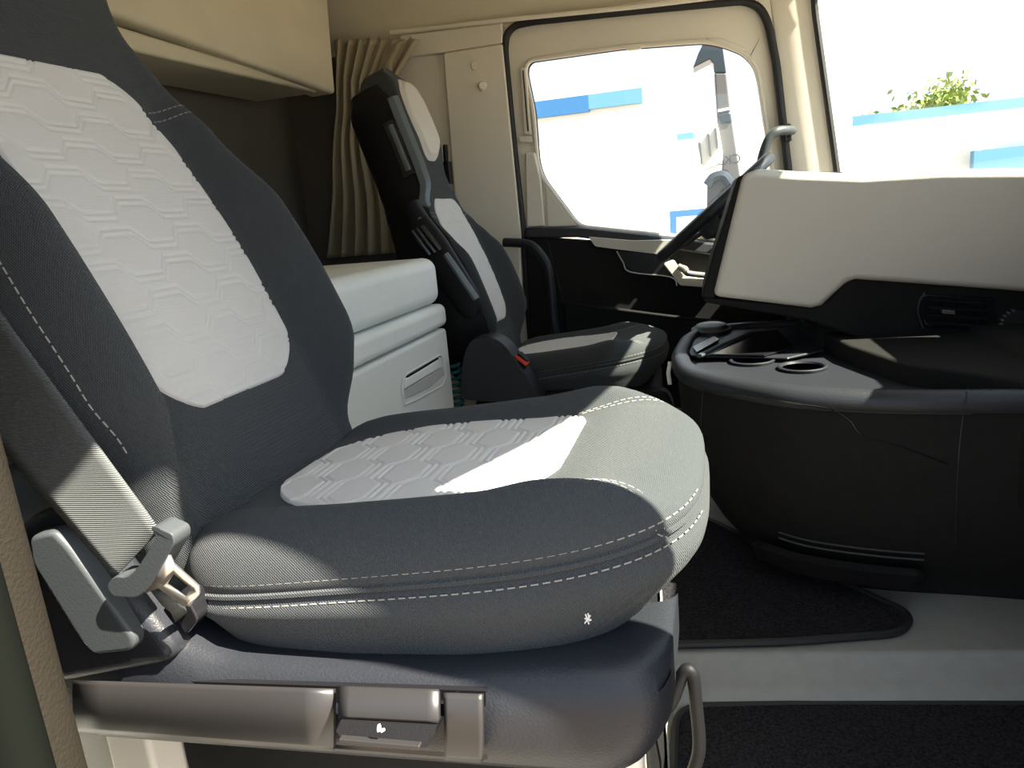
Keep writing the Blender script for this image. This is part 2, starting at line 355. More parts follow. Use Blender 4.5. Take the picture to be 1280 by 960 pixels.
mk('pull_recess', prism(rnd([dd(770, 313, -.06), dd(835, 320, -.06), dd(850, 345, -.06), dd(800, 344, -.06), dd(786, 338, -.06)], .012), (0, .03, 0)), 'gloss', door, bevel=.004)
mk('recess_edge', tube(cr([dd(771, 314, -.062), dd(779, 328, -.062), dd(788, 340, -.062), dd(838, 346, -.062), dd(846, 357, -.062)], 4), .0025, 6), 'chrome', door)
bz = mk('handle_bezel', prism(rnd([dd(829, 330, -.09), dd(842, 325, -.09), dd(856, 346, -.09), dd(900, 350, -.09), dd(900, 361, -.09), dd(850, 357, -.09)], .008), (0, .05, 0)), 'beige', door, bevel=.006)
mk('release_lever', tube(cr([dd(848, 333, -.1), dd(856, 337, -.105), dd(862, 342, -.105), dd(900, 346, -.1)], 4), [.012] * 3 + [.014] * 4 + [.011] * 6, 10), 'chrome', door)
# grab handle on the pillar
g = thing('grab_handle', 'dark curved grab handle on the windscreen pillar', 'handle', tuple(at(985, 165, y=2.13)))
hp = [at(990, 163, y=2.16), at(984, 163, y=2.12), at(972, 164, y=2.09), at(963, 171, y=2.085), at(957, 183, y=2.085), at(952, 200, y=2.09), at(948, 225, y=2.10), at(946, 250, y=2.14), at(946, 255, y=2.2)]
mk('grip', tube(cr(hp, 6), .0155, 12), 'grey', g)
mk('mount', prism(rnd([at(982, 154, y=2.135), at(989, 154, y=2.135), at(990, 176, y=2.135), at(984, 176, y=2.135)], .006), (0, .08, 0)), 'black', g, bevel=.003)
mk('mount', disc(at(946, 255, y=2.175), (0, 1, 0), .024, 16, .05), 'black', g, bevel=.003)
# coat hook
h = thing('coat_hook', 'small beige coat hook on the pillar cover behind the driver door', 'hook', tuple(at(603, 108, y=YL - .03)))
mk('rosette', disc(at(603, 108, y=YL - .031), (0, -1, 0), .017, 18, .006), 'beige', h, bevel=.003)
mk('knob', tube([at(603, 108, y=YL - .035), at(603, 108, y=YL - .05), at(603, 107, y=YL - .056), at(603, 107, y=YL - .066)], [.008, .009, .016, .012], 14), 'beige', h)
# grab bar low on the door side of the driver seat
gb = cr([at(630, 303, y=2.13), at(652, 304, y=2.12), at(665, 307, y=2.115), at(676, 318, y=2.11), at(685, 333, y=2.11), at(689, 360, y=2.11), at(692, 400, y=2.11), at(696, 425, y=2.11)], 5)
tag(mk('side_rail', tube(gb, .017, 12), 'charcoal'), 'bent dark tube rail between driver seat and door', 'rail')

# ================================================================== SEATS
XB, ZB = -.69, .50
K = .75
POFF = np.array([0, -.1375, .2175])          # passenger seat stands on a fixed pedestal
def yy(y): return K * y + POFF[1]
def PT(p): return np.array(p, float) * K + POFF
def PTm(vf): return [PT(p) for p in vf[0]], vf[1]
def seat(m, yc, which, LEAN, dx, dz):
    """m=+1: armrest side towards +y (passenger seat); m=-1 mirrored (driver seat)"""
    pas = which == 'passenger'
    if pas: lab = 'charcoal fabric passenger seat with pale quilted centre panels, nearest the camera'
    else: lab = 'charcoal fabric driver seat with pale headrest pad, beside the far door'
    S = thing(which + '_seat', lab, 'seat', (-.4, yc, .10 if not pas else .05))
    def W_(p): return np.array([K * p[0] + dx, yc + K * p[1], K * p[2] + dz])
    def BP(s, v, hh):
        return W_(np.array([XB - s * math.sin(LEAN) + hh * math.cos(LEAN), m * v, ZB + s * math.cos(LEAN) + hh * math.sin(LEAN)]))
    sw = [-.10, 0, .10, .20, .32, .44, .54, .62, .70, .79, .90, 1.02, 1.15, 1.24, 1.29, 1.315, 1.325]
    ww = [.225, .252, .290, .314, .316, .304, .284, .258, .230, .196, .176, .170, .160, .138, .105, .065, .03]
    if pas: ww = [.225, .252, .290, .314, .318, .314, .308, .302, .292, .276, .258, .24, .22, .18, .13, .08, .04]
    wf = lambda s: sitp(s, sw, ww)
    bf = lambda s: sitp(s, [-.1, .02, .16, .42, .60, .74, .84], [.005, .032, .088, .086, .048, .012, .0])
    lum = lambda s: .020 * math.sin(max(0, min(1, (s - .0) / .65)) * math.pi) + .045 * sst(.82, 1.0, s) - .05 * sst(1.22, 1.325, s)
    def hf(s, v):
        w = wf(s); b = bf(s); t = min(1, max(0, (abs(v) / w - .80) / .20))
        return lum(s) + b * sst(.188, .262, abs(v)) - (b + .06) * (1 - math.sqrt(max(0, 1 - t * t)))
    # --- backrest shell
    rings = []
    us = [math.sin(q) for q in np.linspace(-math.pi / 2, math.pi / 2, 97 if pas else 49)]
    for s in np.concatenate([np.linspace(-.10, 1.22, 100 if pas else 56), np.linspace(1.235, 1.325, 10)]):
        w = wf(s); r = [BP(s, u * w, hf(s, u * w)) for u in us]
        bk = (-.14 if pas else -.17) + .06 * sst(1.2, 1.325, s)
        for vv, hh in ((.985, bk * .62), (.93, bk * .85), (.80, bk * .97), (.4, bk), (0, bk), (-.4, bk), (-.80, bk * .97), (-.93, bk * .85), (-.985, bk * .62)):
            r.append(BP(s, vv * w, hh + lum(s) * .2))
        rings.append(r)
    br = mk('backrest', loft(rings), 'fabric', S, sub=0, angle=60)
    # --- pale centre panel with quilting
    H, PR, A = .052, .155, .0125
    def wave(q):
        q = q % 1.0
        if q < .36: return 1
        if q < .5: return 1 - 2 * (q - .36) / .14
        if q < .86: return -1
        return -1 + 2 * (q - .86) / .14
    def groove(a, b):
        best = 9
        k0 = round(a / H)
        for k in (k0 - 1, k0, k0 + 1):
            l = k * H + A * wave(b / PR + .5 * (k % 2) + .07 * k)
            for d in (-.0055, .0055): best = min(best, abs(a - l - d))
        return math.exp(-(best / .0026) ** 2)
    def panel(name, a0, a1, ext, fn, na, nb, par, rr, flip=1):
        rows = []
        for i in range(na + 1):
            a = a0 + (a1 - a0) * i / na; e = min(a - a0, a1 - a)
            l, r = ext(a)
            if e < rr:
                c = rr - math.sqrt(max(0, rr * rr - (rr - e) ** 2)); l += c * .98; r -= c * .98
            row = []
            for j in range(nb + 1):
                b = l + (r - l) * j / nb; de = min(b - l, r - b, e if e < 1 else 1)
                tuck = 1 - sst(0, .009, min(b - l, r - b, e))
                row.append(fn(a, b, .0055 - .0125 * tuck - .0030 * groove(a + .003, b * flip + .02)))
            rows.append(row)
        return mk(name, loft(rows, closed=False), 'pale', par, angle=80)
    def bext(s):
        w = sitp(s, [.13, .22, .40, .58, .66, .73], [.155, .185, .190, .186, .172, .155]); return -w, w
    den = 1 if pas else .5
    panel('back_panel', .132, .735, bext, lambda a, b, o: BP(a, b, hf(a, b) + o), int(230 * den), int(150 * den), br, .075)
    # headrest pad
    sc_, sh_, hw_ = 1.075, .185, .128
    rows = []
    for i in range(41):
        s = sc_ - sh_ * .999 + 2 * sh_ * .999 * i / 40; t = (s - sc_) / sh_; w = hw_ * max(0, 1 - abs(t) ** 2.6) ** .5 + .002; row = []
        for j in range(31):
            b = -w + 2 * w * j / 30
            rim = max(0, min(1, 1 - (abs(t) ** 2.4 + (abs(b) / hw_) ** 2.4)))
            inset = .012 * sst(.20, .32, rim)
            row.append(BP(s, b, hf(s, b) + .005 * sst(0, .10, rim) - .010 * (1 - sst(0, .05, rim)) + inset))
        rows.append(row)
    mk('headrest_pad', loft(rows, closed=False), 'vinyl', br, angle=80)
    # --- stitches on backrest
    st = []
    for sg in (-1, 1):
        for ds in (0, .018):
            st.append(dashes([BP(.645 + ds + .15 * (abs(v) - .17), sg * v, hf(.645 + ds + .15 * (abs(v) - .17), sg * v) + .0008) for v in np.linspace(.178, wf(.66) * .985, 14)], .0055, .003, .0008 if pas else .0012))
    for off in (.965, .998):
        st.append(dashes([BP(s, -wf(s) * off, hf(s, -wf(s) * off) + .0012) for s in np.linspace(.12, .66, 40)], .007, .003, .001))
    mk('stitching', join(*st), 'thread', br, kind='stuff')
    mk('side_piping', tube([BP(s, -wf(s) * .988, hf(s, -wf(s) * .988)) for s in np.linspace(.08, .68, 40)], .004, 6), 'fabric', br)
    # --- cushion
    x0, x1 = -.735, (-.018 if pas else .02); cx = (x0 + x1) / 2; hw = .290
    def outl(t):
        c, s_ = math.cos(t), math.sin(t); e = 2 / 5.2 if c < 0 else 2 / 3.0
        X = math.copysign(abs(c) ** e, c); Y = math.copysign(abs(s_) ** (2 / 5.0 if c < 0 else 2 / 3.6), s_)
        return X * (x1 - x0) / 2, Y * hw
    def T(x, v):
        z = .498 + .075 * (x + .6) + .018 * sst(-.30, -.14, x)
        z += (.024 + .008 * sst(-.5, -.2, x)) * sst(.165, .225, abs(v)) * (1 - .6 * sst(-.22, -.05, x))
        z -= .020 * sst(-.50, -.70, x) * 0
        return z
    Sm = lambda x: .432 + .135 * (x + .6)
    nt_ = 120; th = [2 * math.pi * i / nt_ for i in range(nt_)]
    oo = [outl(t) for t in th]
    def top(x, v):
        # radial position inside outline
        dx, dv = x - cx, v; t = math.atan2(dv / hw, dx / ((x1 - x0) / 2))
        lo, hi = 0, 2
        c, s_ = abs(dx) / ((x1 - x0) / 2), abs(dv) / hw
        n1 = 5.0 if dx < 0 else 3.2
        rho = (c ** n1 + s_ ** n1) ** (1 / n1)
        q = min(1, max(0, (rho - .76) / .24)); w = 1 - math.sqrt(max(0, 1 - q * q))
        return T(x, v) * (1 - w) + Sm(x) * w
    rings = []
    for rho in [.02, .15, .3, .42, .52, .6, .66, .70, .74, .78, .82, .86, .89, .92, .945, .965, .98, .99, .997, 1.0]:
        r = []
        for ox, ov in oo:
            x, v = cx + ox * rho, ov * rho
            q = min(1, max(0, (rho - .76) / .24)); w = 1 - math.sqrt(max(0, 1 - q * q))
            r.append(W_([x, m * v, T(x, v) * (1 - w) + Sm(x) * w]))
        rings.append(r)
    for k, t in enumerate(np.linspace(0.02, 1, 14)):
        r = []
        for (ox, ov), a in zip(oo, th):
            fr = sst(.2, 1, math.cos(a)); bul = .006 * math.sin(min(1, t * 2.2) * math.pi) - .034 * sst(.25, 1.1, t) - .006 * math.exp(-((t - .05) / .05) ** 2)
            ins = bul - fr * .060 * sst(.25, 1.05, t) * 1.0
            x, v = cx + ox * (1 + ins / .37), ov * (1 + bul / hw)
            zb = .326 + .02 * (x + .6) + .08 * sst(-.62, -.74, x)
            r.append(W_([x, m * v, Sm(cx + ox) * (1 - t) + zb * t]))
        rings.append(r)
    cu = mk('cushion', loft(rings), 'fabric', S, angle=70)
    def cext(x):
        w = sitp(x, [-.655, -.42, -.20], [.182, .186, .176])
        c = 0
        if x < -.655 + .17: c = .15 * (1 - math.sqrt(max(0, 1 - ((-.655 + .17 - x) / .17) ** 2)))
        if x > -.195 - .09: c = .10 * (1 - math.sqrt(max(0, 1 - ((x + .195 + .09) / .09) ** 2)))
        w -= c; return -w, w
    panel('cushion_panel', -.655, -.195, cext, lambda a, b, o: W_([a, m * b, top(a, b) + o]), int(200 * den), int(150 * den), cu, .004)
    # stitches round the cushion edge
    st = []
    for dz_, ro in ((.012, 1.0), (-.016, 1.0)):
        path = []
        for a in np.linspace(math.radians(168), math.radians(12), 120):
            for sg in ((-1,) if pas else (1,)):
                ox, ov = outl(a); ov *= -1.0
                x = cx + ox; dd_ = .0035 if dz_ < 0 else -.0015
                path.append(W_([x + ox * dd_ / .37, ov * (1 + dd_ / hw), Sm(x) + dz_]))
        st.append(dashes(path, .0065, .0035, .0007))
    for sg in (-1, 1):
        for d in (0, .013):
            pth = [(-.222 + d * .5, .165 - d * .6), (-.15 + d * .7, .180 - d * .5), (-.09 + d * .7, .205 - d * .6), (-.052 + d * .4, .232 - d)]
            st.append(dashes([W_([x, sg * v, top(x, v) + .001]) for x, v in cr(pth, 10)], .006, .003, .0007))
    mk('stitching', join(*st), 'thread', cu, kind='stuff')
    pip = []
    for a in np.linspace(math.radians(170), math.radians(10), 60):
        ox, ov = outl(a); pip.append(W_([cx + ox, -ov, Sm(cx + ox) - .003]))
    mk('piping', tube(pip, .0032, 6), 'fabric', cu)
    return S, BP, wf, hf, lum, yc, m

PS, PBP, Pwf, Phf, Plum, Pyc, Pm = seat(1, .185, 'passenger', math.radians(25), 0, .2175)
DS, DBP, Dwf, Dhf, Dlum, Dyc, Dm = seat(-1, 1.77, 'driver', math.radians(18.5), -.165, .045)

def seat_side(S, BP, wf, th, o, fh):
    """black moulded shell, shoulder handle and folded armrest on the inner flank (v>0)"""
    rings = []
    for s in np.linspace(-.04, 1.24, 40):
        w = wf(s); q = sst(1.15, 1.24, s) * .03 + sst(.04, -.04, s) * .02; f = fh(s) - q
        r = [(w * .96, f - .03), (w + .006, f - .012), (w + .022, f - .03), (w + .028, -.07), (w + .020, th + .03 + q), (w - .01, th + .002 + q), (w * .70, th - .002 + q), (w * .70, -.06)]
        rings.append([BP(s, v, h) for v, h in r])
    mk('side_shell', loft(rings), 'black', S, angle=50)
    mk('shoulder_handle', loft([[BP(s, wf(s) + a, h + o) for a, h in ((.016, -.004), (.042, -.008), (.044, -.030), (.016, -.034))] for s in np.linspace(.86, 1.06, 12)]), 'sheen', S, bevel=.005)
    mk('handle_recess', loft([[BP(s, wf(s) + a, h + o) for a, h in ((.012, .012), (.030, .006), (.036, -.052), (.012, -.056))] for s in np.linspace(.84, 1.08, 12)]), 'gloss', S, bevel=.004)
    mk('shoulder_trim', loft([[BP(s, wf(s) + a * sst(.66, .74, s), h + o - .03 * sst(.80, .70, s)) for a, h in ((.0, .050), (.026, .036), (.034, .008), (.0, .0))] for s in np.linspace(.69, 1.16, 20)]), 'sheen', S, bevel=.005)
    rings = []
    for s in np.linspace(.205, .72, 34):
        e = min(1, math.sqrt(max(0.02, (s - .20) / .11 * (2 - (s - .20) / .11)))) if s < .31 else 1
        wd = .060 * e * (1 - .45 * sst(.50, .72, s)); c = itp(s, [.2, .3, .5, .65, .72], [.050, .040, .008, -.012, -.015]) + o
        rings.append([BP(s, .318 + .032 + .032 * math.copysign(abs(math.cos(t)) ** .6, math.cos(t)), c + wd * math.copysign(abs(math.sin(t)) ** .7, math.sin(t))) for t in np.linspace(0, 2 * math.pi, 16, endpoint=False)])
    ar = mk('armrest', loft(rings), 'black', S, angle=50)
    mk('armrest_grip', tube([BP(s, .372, itp(s, [.27, .48], [.090, .046]) + o) for s in np.linspace(.27, .48, 10)], .011, 8), 'sheen', ar)
    for k in range(3):
        mk('control_button', tube([BP(.50, .384, .036 - .024 * k + o), BP(.615, .384, .004 - .022 * k + o)], .0085, 8), 'gloss', ar)
    mk('top_pivot', tube([BP(.64, .37, .005 + o), BP(.71, .34, .0 + o)], .011, 10), 'sheen', ar)
seat_side(DS, DBP, Dwf, -.20, 0, lambda s: sitp(s, [-.04, .2, .4, .52, .66, .76, .92, 1.1, 1.24], [.03, .085, .095, .07, .02, .01, .03, .04, .02]))
seat_side(PS, PBP, Pwf, -.16, -.075, lambda s: -.035)

_cm = bpy.data.objects['cushion'].data
from mathutils.bvhtree import BVHTree
_cb = BVHTree.FromPolygons([v.co[:] for v in _cm.vertices], [tuple(p.vertices) for p in _cm.polygons])
def oncush(px, py): 
    d = Vector(ray(px, py)).normalized(); return np.array(_cb.ray_cast(Vector(CAM), d)[0] - d * .0008)
mk('snagged_threads', join(*[tube([oncush(735 + a, 774 + b), oncush(735 + c, 774 + d)], .0007, 5) for a, b, c, d in ((-3, -6, 1, 6), (3, -5, -4, 5), (-4, -1, 4, 1), (0, -7, 2, 2))]), 'print', bpy.data.objects['cushion'], kind='stuff')
# ---- lower parts of the passenger seat
yb = yy(.115); YB = .115
# side cover, lofted along x
rings = []
xs = [-.99, -.97, -.95, -.93, -.91, -.89, -.87, -.85, -.83, -.80, -.78, -.76, -.74, -.72, -.70, -.68, -.66, -.64, -.60, -.56, -.45, -.30, -.20] + list(-.056 - .11 * (1 - np.sin(np.linspace(0, math.pi / 2, 16))))
for x in xs:
    zt = sitp(x, [-1.0, -.96, -.92, -.87, -.80, -.74, -.68, -.62, -.45, -.07], [.40, .485, .520, .520, .470, .412, .370, .350, .352, .390])
    zb_ = itp(x, [-1.0, -.86, -.12, -.09, -.056], [.205, .204, .248, .258, .280]); 
    if x < -.95: zb_ = .30
    fq = min(1, max(0, (x + .166) / .11)); c = 1 - math.sqrt(max(0, 1 - fq ** 3)); ztt = zt - .022 * c; zb_ = zb_ + .02 * c; yo = YB - .004 + .075 * c
    bulge = .018
    zm = (ztt + zb_) / 2
    r = [(yo + .16, ztt - .012), (yo + .07, ztt - .006), (yo + .032, ztt - .001), (yo + .012, ztt - .010), (yo + .002, ztt - .030), (yo - .004, zm + .02), (yo - .004, zm - .02), (yo + .004, zb_ + .018), (yo + .014, zb_ + .004), (yo + .035, zb_), (yo + .16, zb_)]
    rings.append([PT([x, a, b]) for a, b in r])
sc = mk('side_cover', loft(rings), 'charcoal', PS, angle=75)
# pale trim strip with the adjusting lever
def trim(px0, px1, t0, t1, d, nme, m_, par):
    rows = []
    for q in np.linspace(0, 1, 12):
        t = t0 + (t1 - t0) * q
        row = []
        for px in np.linspace(px0, px1, 10):
            top_ = np.interp(px, [95, 605], [850, 867]); bot_ = np.interp(px, [95, 605], [907, 946])
            p = at(px, top_ + (bot_ - top_) * t, y=yb - .006 - d * math.sin(math.pi * min(1, max(0, .12 + .76 * t))))
            row.append(p)
        rows.append(row)
    return mk(nme, loft(rows, closed=False), m_, par, solid=.006, soff=1, angle=60)
trim(97, 420, 0, 1, .012, 'cover_strip', 'satin', PS)
trim(558, 605, 0, 1, .012, 'cover_strip', 'satin', PS)
mk('strip_groove', prism([at(92, 847, y=yb - .003), at(607, 864, y=yb - .003), at(608, 950, y=yb - .003), at(92, 911, y=yb - .003)], (0, .006, 0)), 'gloss', PS)
lv = trim(427, 551, .0, .45, .020, 'adjusting_lever', 'satin', PS)
ll = [at(424, 901, y=yb - .034), at(548, 908, y=yb - .034), at(545, 916, y=yb - .046), at(532, 936, y=yb - .046), at(424, 925, y=yb - .046), at(418, 915, y=yb - .04)]
mk('lever_grip', prism(ll, (0, .03, 0)), 'black', lv, bevel=.002)
mk('grip_edge', prism([at(423, 924, y=yb - .049), at(524, 933, y=yb - .049), at(524, 938, y=yb - .049), at(423, 929, y=yb - .049)], (0, .006, 0)), 'satin', lv, bevel=.001)
# seat symbol on the lever
sy = lambda a, b: at(471 + a * .9, 910 + b * .9, y=yb - .0475)
mk('seat_symbol', join(prism([sy(1, -4), sy(4, -5), sy(6, 2), sy(5, 5), sy(1, 6), sy(0, 3)], (0, .001, 0)), prism([sy(5, 3), sy(10, 1), sy(11, 4), sy(6, 7)], (0, .001, 0))), 'print', lv)
# recline paddle
pad = [at(34, 672, y=yy(.075)), at(64, 664, y=yy(.075)), at(84, 684, y=yy(.078)), at(168, 800, y=yy(.082)), at(164, 815, y=yy(.082)), at(118, 820, y=yy(.082)), at(104, 808, y=yy(.08)), at(38, 704, y=yy(.075))]
mk('recline_paddle', prism(rnd(pad, .008, 4), (0, .022, 0)), 'grey', PS, bevel=.005)
mk('hinge_cover', prism(rnd([at(14, 655, y=yy(.10)), at(60, 637, y=yy(.10)), at(96, 662, y=yy(.10)), at(130, 710, y=yy(.10)), at(225, 830, y=yy(.10)), at(60, 860, y=yy(.10)), at(0, 800, y=yy(.10))], .03), (0, .04, 0)), 'charcoal', PS, bevel=.018, seg=4)
# pedestal
mk('pedestal', join(box(-.66, -.60, -.02, .39, .03, .44), box(-.66, -.08, .30, .39, .03, .44), box(-.10, -.074, .02, .10, .03, .49)), 'beige', PS, bevel=.008)
mk('suspension_cover', box(-.60, -.08, .02, .36, .03, .42), 'dash', PS, bevel=.01)
mk('cushion_pan', box(-.52, -.08, .04, .36, .43, .455), 'black', PS, bevel=.01)
mk('slide_bar', tube(cr([at(px, py, y=.05) for px, py in ((800, 890), (825, 886), (838, 880), (850, 850), (856, 839), (862, 838), (867, 848), (870, 880), (874, 930), (868, 960), (850, 1000))], 5), .0062, 10), 'black', PS)
mk('slide_bracket', PTm(tube([(-.10, .26, .235), (-.09, .26, .16), (-.095, .26, -.2)], .010, 8)), 'black', PS)
# belt slot on the side cover
mk('belt_slot', prism(rnd([at(205, 752, y=yy(.125)), at(232, 745, y=yy(.125)), at(248, 775, y=yy(.125)), at(232, 795, y=yy(.125))], .006), (0, .03, 0)), 'gloss', PS, bevel=.003)
# ---- seat belt
sb = thing('seat_belt', 'grey seat belt webbing with its tongue parked beside the passenger cushion', 'seat belt', tuple(at(180, 720, y=yy(.10))))
a0 = at(0, 395, y=yy(.10)); a1 = at(0, 560, y=yy(.085))
def lerp(p, q, t): return np.array(p) * (1 - t) + np.array(q) * t
b0 = at(198, 664, y=yy(.085)); b1 = at(142, 722, y=yy(.075))
u0, u1 = a0 + (a0 - b0) * .7, a1 + (a1 - b1) * .55
rows = []
for t in np.linspace(0, 1, 20):
    p, q = lerp(u0, b0, t), lerp(u1, b1, t)
    rows.append([lerp(p, q, s) + np.array([0, .006 * math.sin(math.pi * s) * (1 - t), 0]) for s in np.linspace(0, 1, 9)])
mk('webbing', loft(rows, closed=False), 'webbing', sb, solid=.003)
yt = yy(.068)
tp = [at(132, 733, y=yt), at(142, 720, y=yt), at(158, 722, y=yt), at(170, 712, y=yt), at(196, 672, y=yt), at(187, 660, y=yt + .005), at(193, 658, y=yt), at(216, 668, y=yt), at(218, 680, y=yt), at(184, 738, y=yt), at(170, 748, y=yt), at(140, 746, y=yt)]
mk('tongue_cover', prism(rnd(tp, .006, 4), (0, .022, 0)), 'grey', sb, bevel=.006)
tg = [at(212, 690, y=yt + .004), at(217, 706, y=yt + .004), at(249, 732, y=yt + .012), at(250, 742, y=yt + .012), at(238, 757, y=yt + .012), at(231, 756, y=yt + .012), at(198, 735, y=yt + .004), at(183, 740, y=yt + .004)]
th_ = [at(218, 716, y=yt + .006), at(240, 735, y=yt + .010), at(232, 746, y=yt + .010), at(209, 730, y=yt + .006)]
def flatten(pp):
    c = np.mean(tg, axis=0); u, s_, vt = np.linalg.svd(np.array(tg) - c); nrm = vt[2]
    return [p - nrm * ((p - c) @ nrm) for p in pp]
mk('tongue', plate(flatten(tg), flatten(th_)), 'chrome', sb, solid=.003, soff=0)
lw = [[at(188, 732, y=yy(.085)), at(214, 742, y=yy(.085))], [at(203, 752, y=yy(.09)), at(224, 748, y=yy(.09))], [at(213, 762, y=yy(.10)), at(228, 752, y=yy(.10))], [at(218, 775, y=yy(.125)), at(233, 762, y=yy(.125))]]
mk('lower_webbing', loft(lw, closed=False), 'webbing', sb, solid=.003)

# ---- lower parts of the driver seat
mk('side_cover', prism(rnd([at(576, 500, y=1.43), at(576, 462, y=1.43), at(582, 436, y=1.43), at(590, 424, y=1.43), at(614, 420, y=1.43), at(632, 432, y=1.43), at(662, 476, y=1.43), at(680, 505, y=1.43)], .03), (0, .08, 0)), 'charcoal', DS, bevel=.014, seg=4)
bk = mk('belt_buckle', prism(rnd([at(638, 450, y=1.445), at(648, 441, y=1.445), at(660, 452, y=1.445), at(652, 470, y=1.445), at(640, 470, y=1.445)], .006), (0, .035, 0)), 'black', DS, bevel=.004)
mk('release_button', prism([at(642, 446, y=1.443), at(645, 443.5, y=1.443), at(660, 454, y=1.443), at(657.5, 458, y=1.443)], (0, .025, 0)), 'red', bk, bevel=.001)
mk('pedestal', join(box(-.68, -.18, 1.60, 1.95, .10, .32)), 'rubber', DS, bevel=.02)
mk('lower_cover', prism(rnd([(-.74, 1.53, .12), (-.74, 1.53, .30), (-.70, 1.53, .33), (-.14, 1.53, .33), (-.12, 1.53, .28), (-.16, 1.53, .12)], .03), (0, .06, 0)), 'black', DS, bevel=.012)
tag(mk('belt_guide', join(box(-.96, -.93, 2.06, 2.10, 1.00, 1.08), tube([(-.945, 2.08, 1.07), (-.945, 2.09, 1.14)], .01, 8)), 'black', DS, bevel=.006))

# ================================================================== BUNK AREA
XF = -.765
bx_ = thing('bunk_locker', 'white plastic locker under the bunk with a recessed pull handle', 'locker', (-1.1, .8, .02))
mk('body', box(-1.50, XF - .004, -.15, 1.445, .10, .560), 'white', bx_, bevel=.012)
hb = lambda px, py, o=0: at(px, py, x=XF + o)
dr_out = [hb(503, 490), hb(504, 474), hb(508, 468), hb(549, 444), hb(553, 446), hb(557, 470), hb(553, 482), hb(520, 500), hb(506, 506)]
dr_in = [hb(505.5, 489), hb(506, 476), hb(509, 471), hb(548, 447), hb(551, 450), hb(554, 469), hb(551, 479), hb(520, 495), hb(508, 500)]
hdl = mk('pull_handle', prism([hb(507, 474, .004), hb(549, 449, .004), hb(552, 459, .006), hb(507, 486, .006)], (-.012, 0, 0)), 'white', bx_, bevel=.003)
mk('handle_rim', tube(rnd(dr_out, .004, 3), .0025, 6, True), 'white', bx_)
mk('handle_slot', prism([hb(510, 470, .003), hb(548, 447, .003), hb(548, 449, .003), hb(510, 472, .003)], (-.01, 0, 0)), 'gloss', bx_)
mk('handle_scoop', prism([hb(508, 486, .002), hb(553, 459, .002), hb(556, 469, .002), hb(538, 484, .002), hb(508, 498, .002)], (-.01, 0, 0)), 'scoop', bx_, bevel=.002)
def cushion(name, x0, x1, y0, y1, z0, z1, r, label, grp=None):
    v, f = box(x0, x1, y0, y1, z0, z1)
    return tag(mk(name, (v, f), 'mattress', bevel=r, seg=6), label, 'mattress', grp)
cushion('bunk_mattress', -1.50, XF + .0, -.15, 1.425, 637e-3, .770, .035, 'thick white vinyl bunk mattress lying on top of the thinner one')
cushion('bunk_mattress', -1.50, XF + .004, -.15, 1.445, .566, .634, .022, 'thin white vinyl bunk pad between the locker and the thick mattress')
# upper bunk
ub = thing('upper_bunk', 'tan folded upper bunk hanging across the back of the cab', 'bunk', (-1.45, 1.0, 1.35))
XU = -1.30
uf = [at(180, 32, x=XU), at(220, 46, x=XU), at(420, 118, x=XU), at(409, -20, x=XU)]
y_l = -.15; e1 = uf[2] - uf[1]; p_l = uf[1] - e1 * ((uf[1][1] - y_l) / e1[1])
mk('bunk_body', prism([p_l, uf[2], uf[3], np.array([XU, y_l, uf[3][2] + .1])], (-.10, 0, 0)), 'tan', ub, bevel=.015, seg=4)
s0, s1 = at(238, 80, x=XU - .03), at(396, 116, x=XU - .03); e2 = s1 - s0; s_l = s0 - e2 * ((s0[1] - y_l) / e2[1])
mk('bunk_pad', prism([s_l, s1, s1 + np.array([0, .03, .02]), s_l + np.array([0, 0, .09])], (-.25, 0, 0)), 'tan', ub, bevel=.01)
# curtain: pleated cloth gathered at the wall, behind the driver seat
rows = []
ncol = 90
for i, z in enumerate(np.linspace(1.565, .76, 40)):
    t = i / 39
    xa = itp(t, [0, .3, .7, 1], [-1.36, -1.38, -1.46, -1.55]); xb = itp(t, [0, .18, .45, .75, 1], [-1.02, -1.14, -1.17, -1.12, -1.10]); row = []
    for j in range(ncol + 1):
        u = j / ncol; ph = u * 2 * math.pi * 8.0 + .5 * math.sin(3 * u + 2 * t)
        amp = itp(t, [0, .15, .5, 1], [.020, .030, .036, .030]) * (.75 + .5 * math.sin(5 * u + 1))
        row.append(np.array([xa + (xb - xa) * (u + .010 * math.sin(2 * ph)), 2.135 + amp * math.sin(ph) - .03 * t * math.sin(2.6 * u + 4 * t), z - .045 * u * (1 - t) + .012 * max(0, math.sin(ph)) * (1 - t)]))
    rows.append(row)
ct = thing('curtain', 'pleated taupe curtain gathered behind the driver seat', 'curtain', (-1.25, 2.13, .78))
mk('cloth', loft(rows, closed=False), 'curtain', ct, solid=.003, angle=80)
tie = [at(503, 52, y=2.12), at(500, 62, y=2.115), at(493, 74, y=2.11), at(490, 92, y=2.11)]
mk('tie_back', loft([[p + np.array([dx, 0, dx * .2]) for dx in (-.042, .0)] for p in cr(tie, 5)], closed=False), 'curtain', ct, solid=.004)
# teal coiled air hose between locker and driver seat
hx = [(-.772 + .016 * math.cos(t), 1.485 + .018 * math.sin(t), .22 + .020 * t / (2 * math.pi)) for t in np.linspace(0, 2 * math.pi * 11, 150)]
tag(mk('air_hose', tube(hx, .005, 6), 'teal'), 'teal coiled air hose hanging between the bunk locker and driver seat', 'hose')

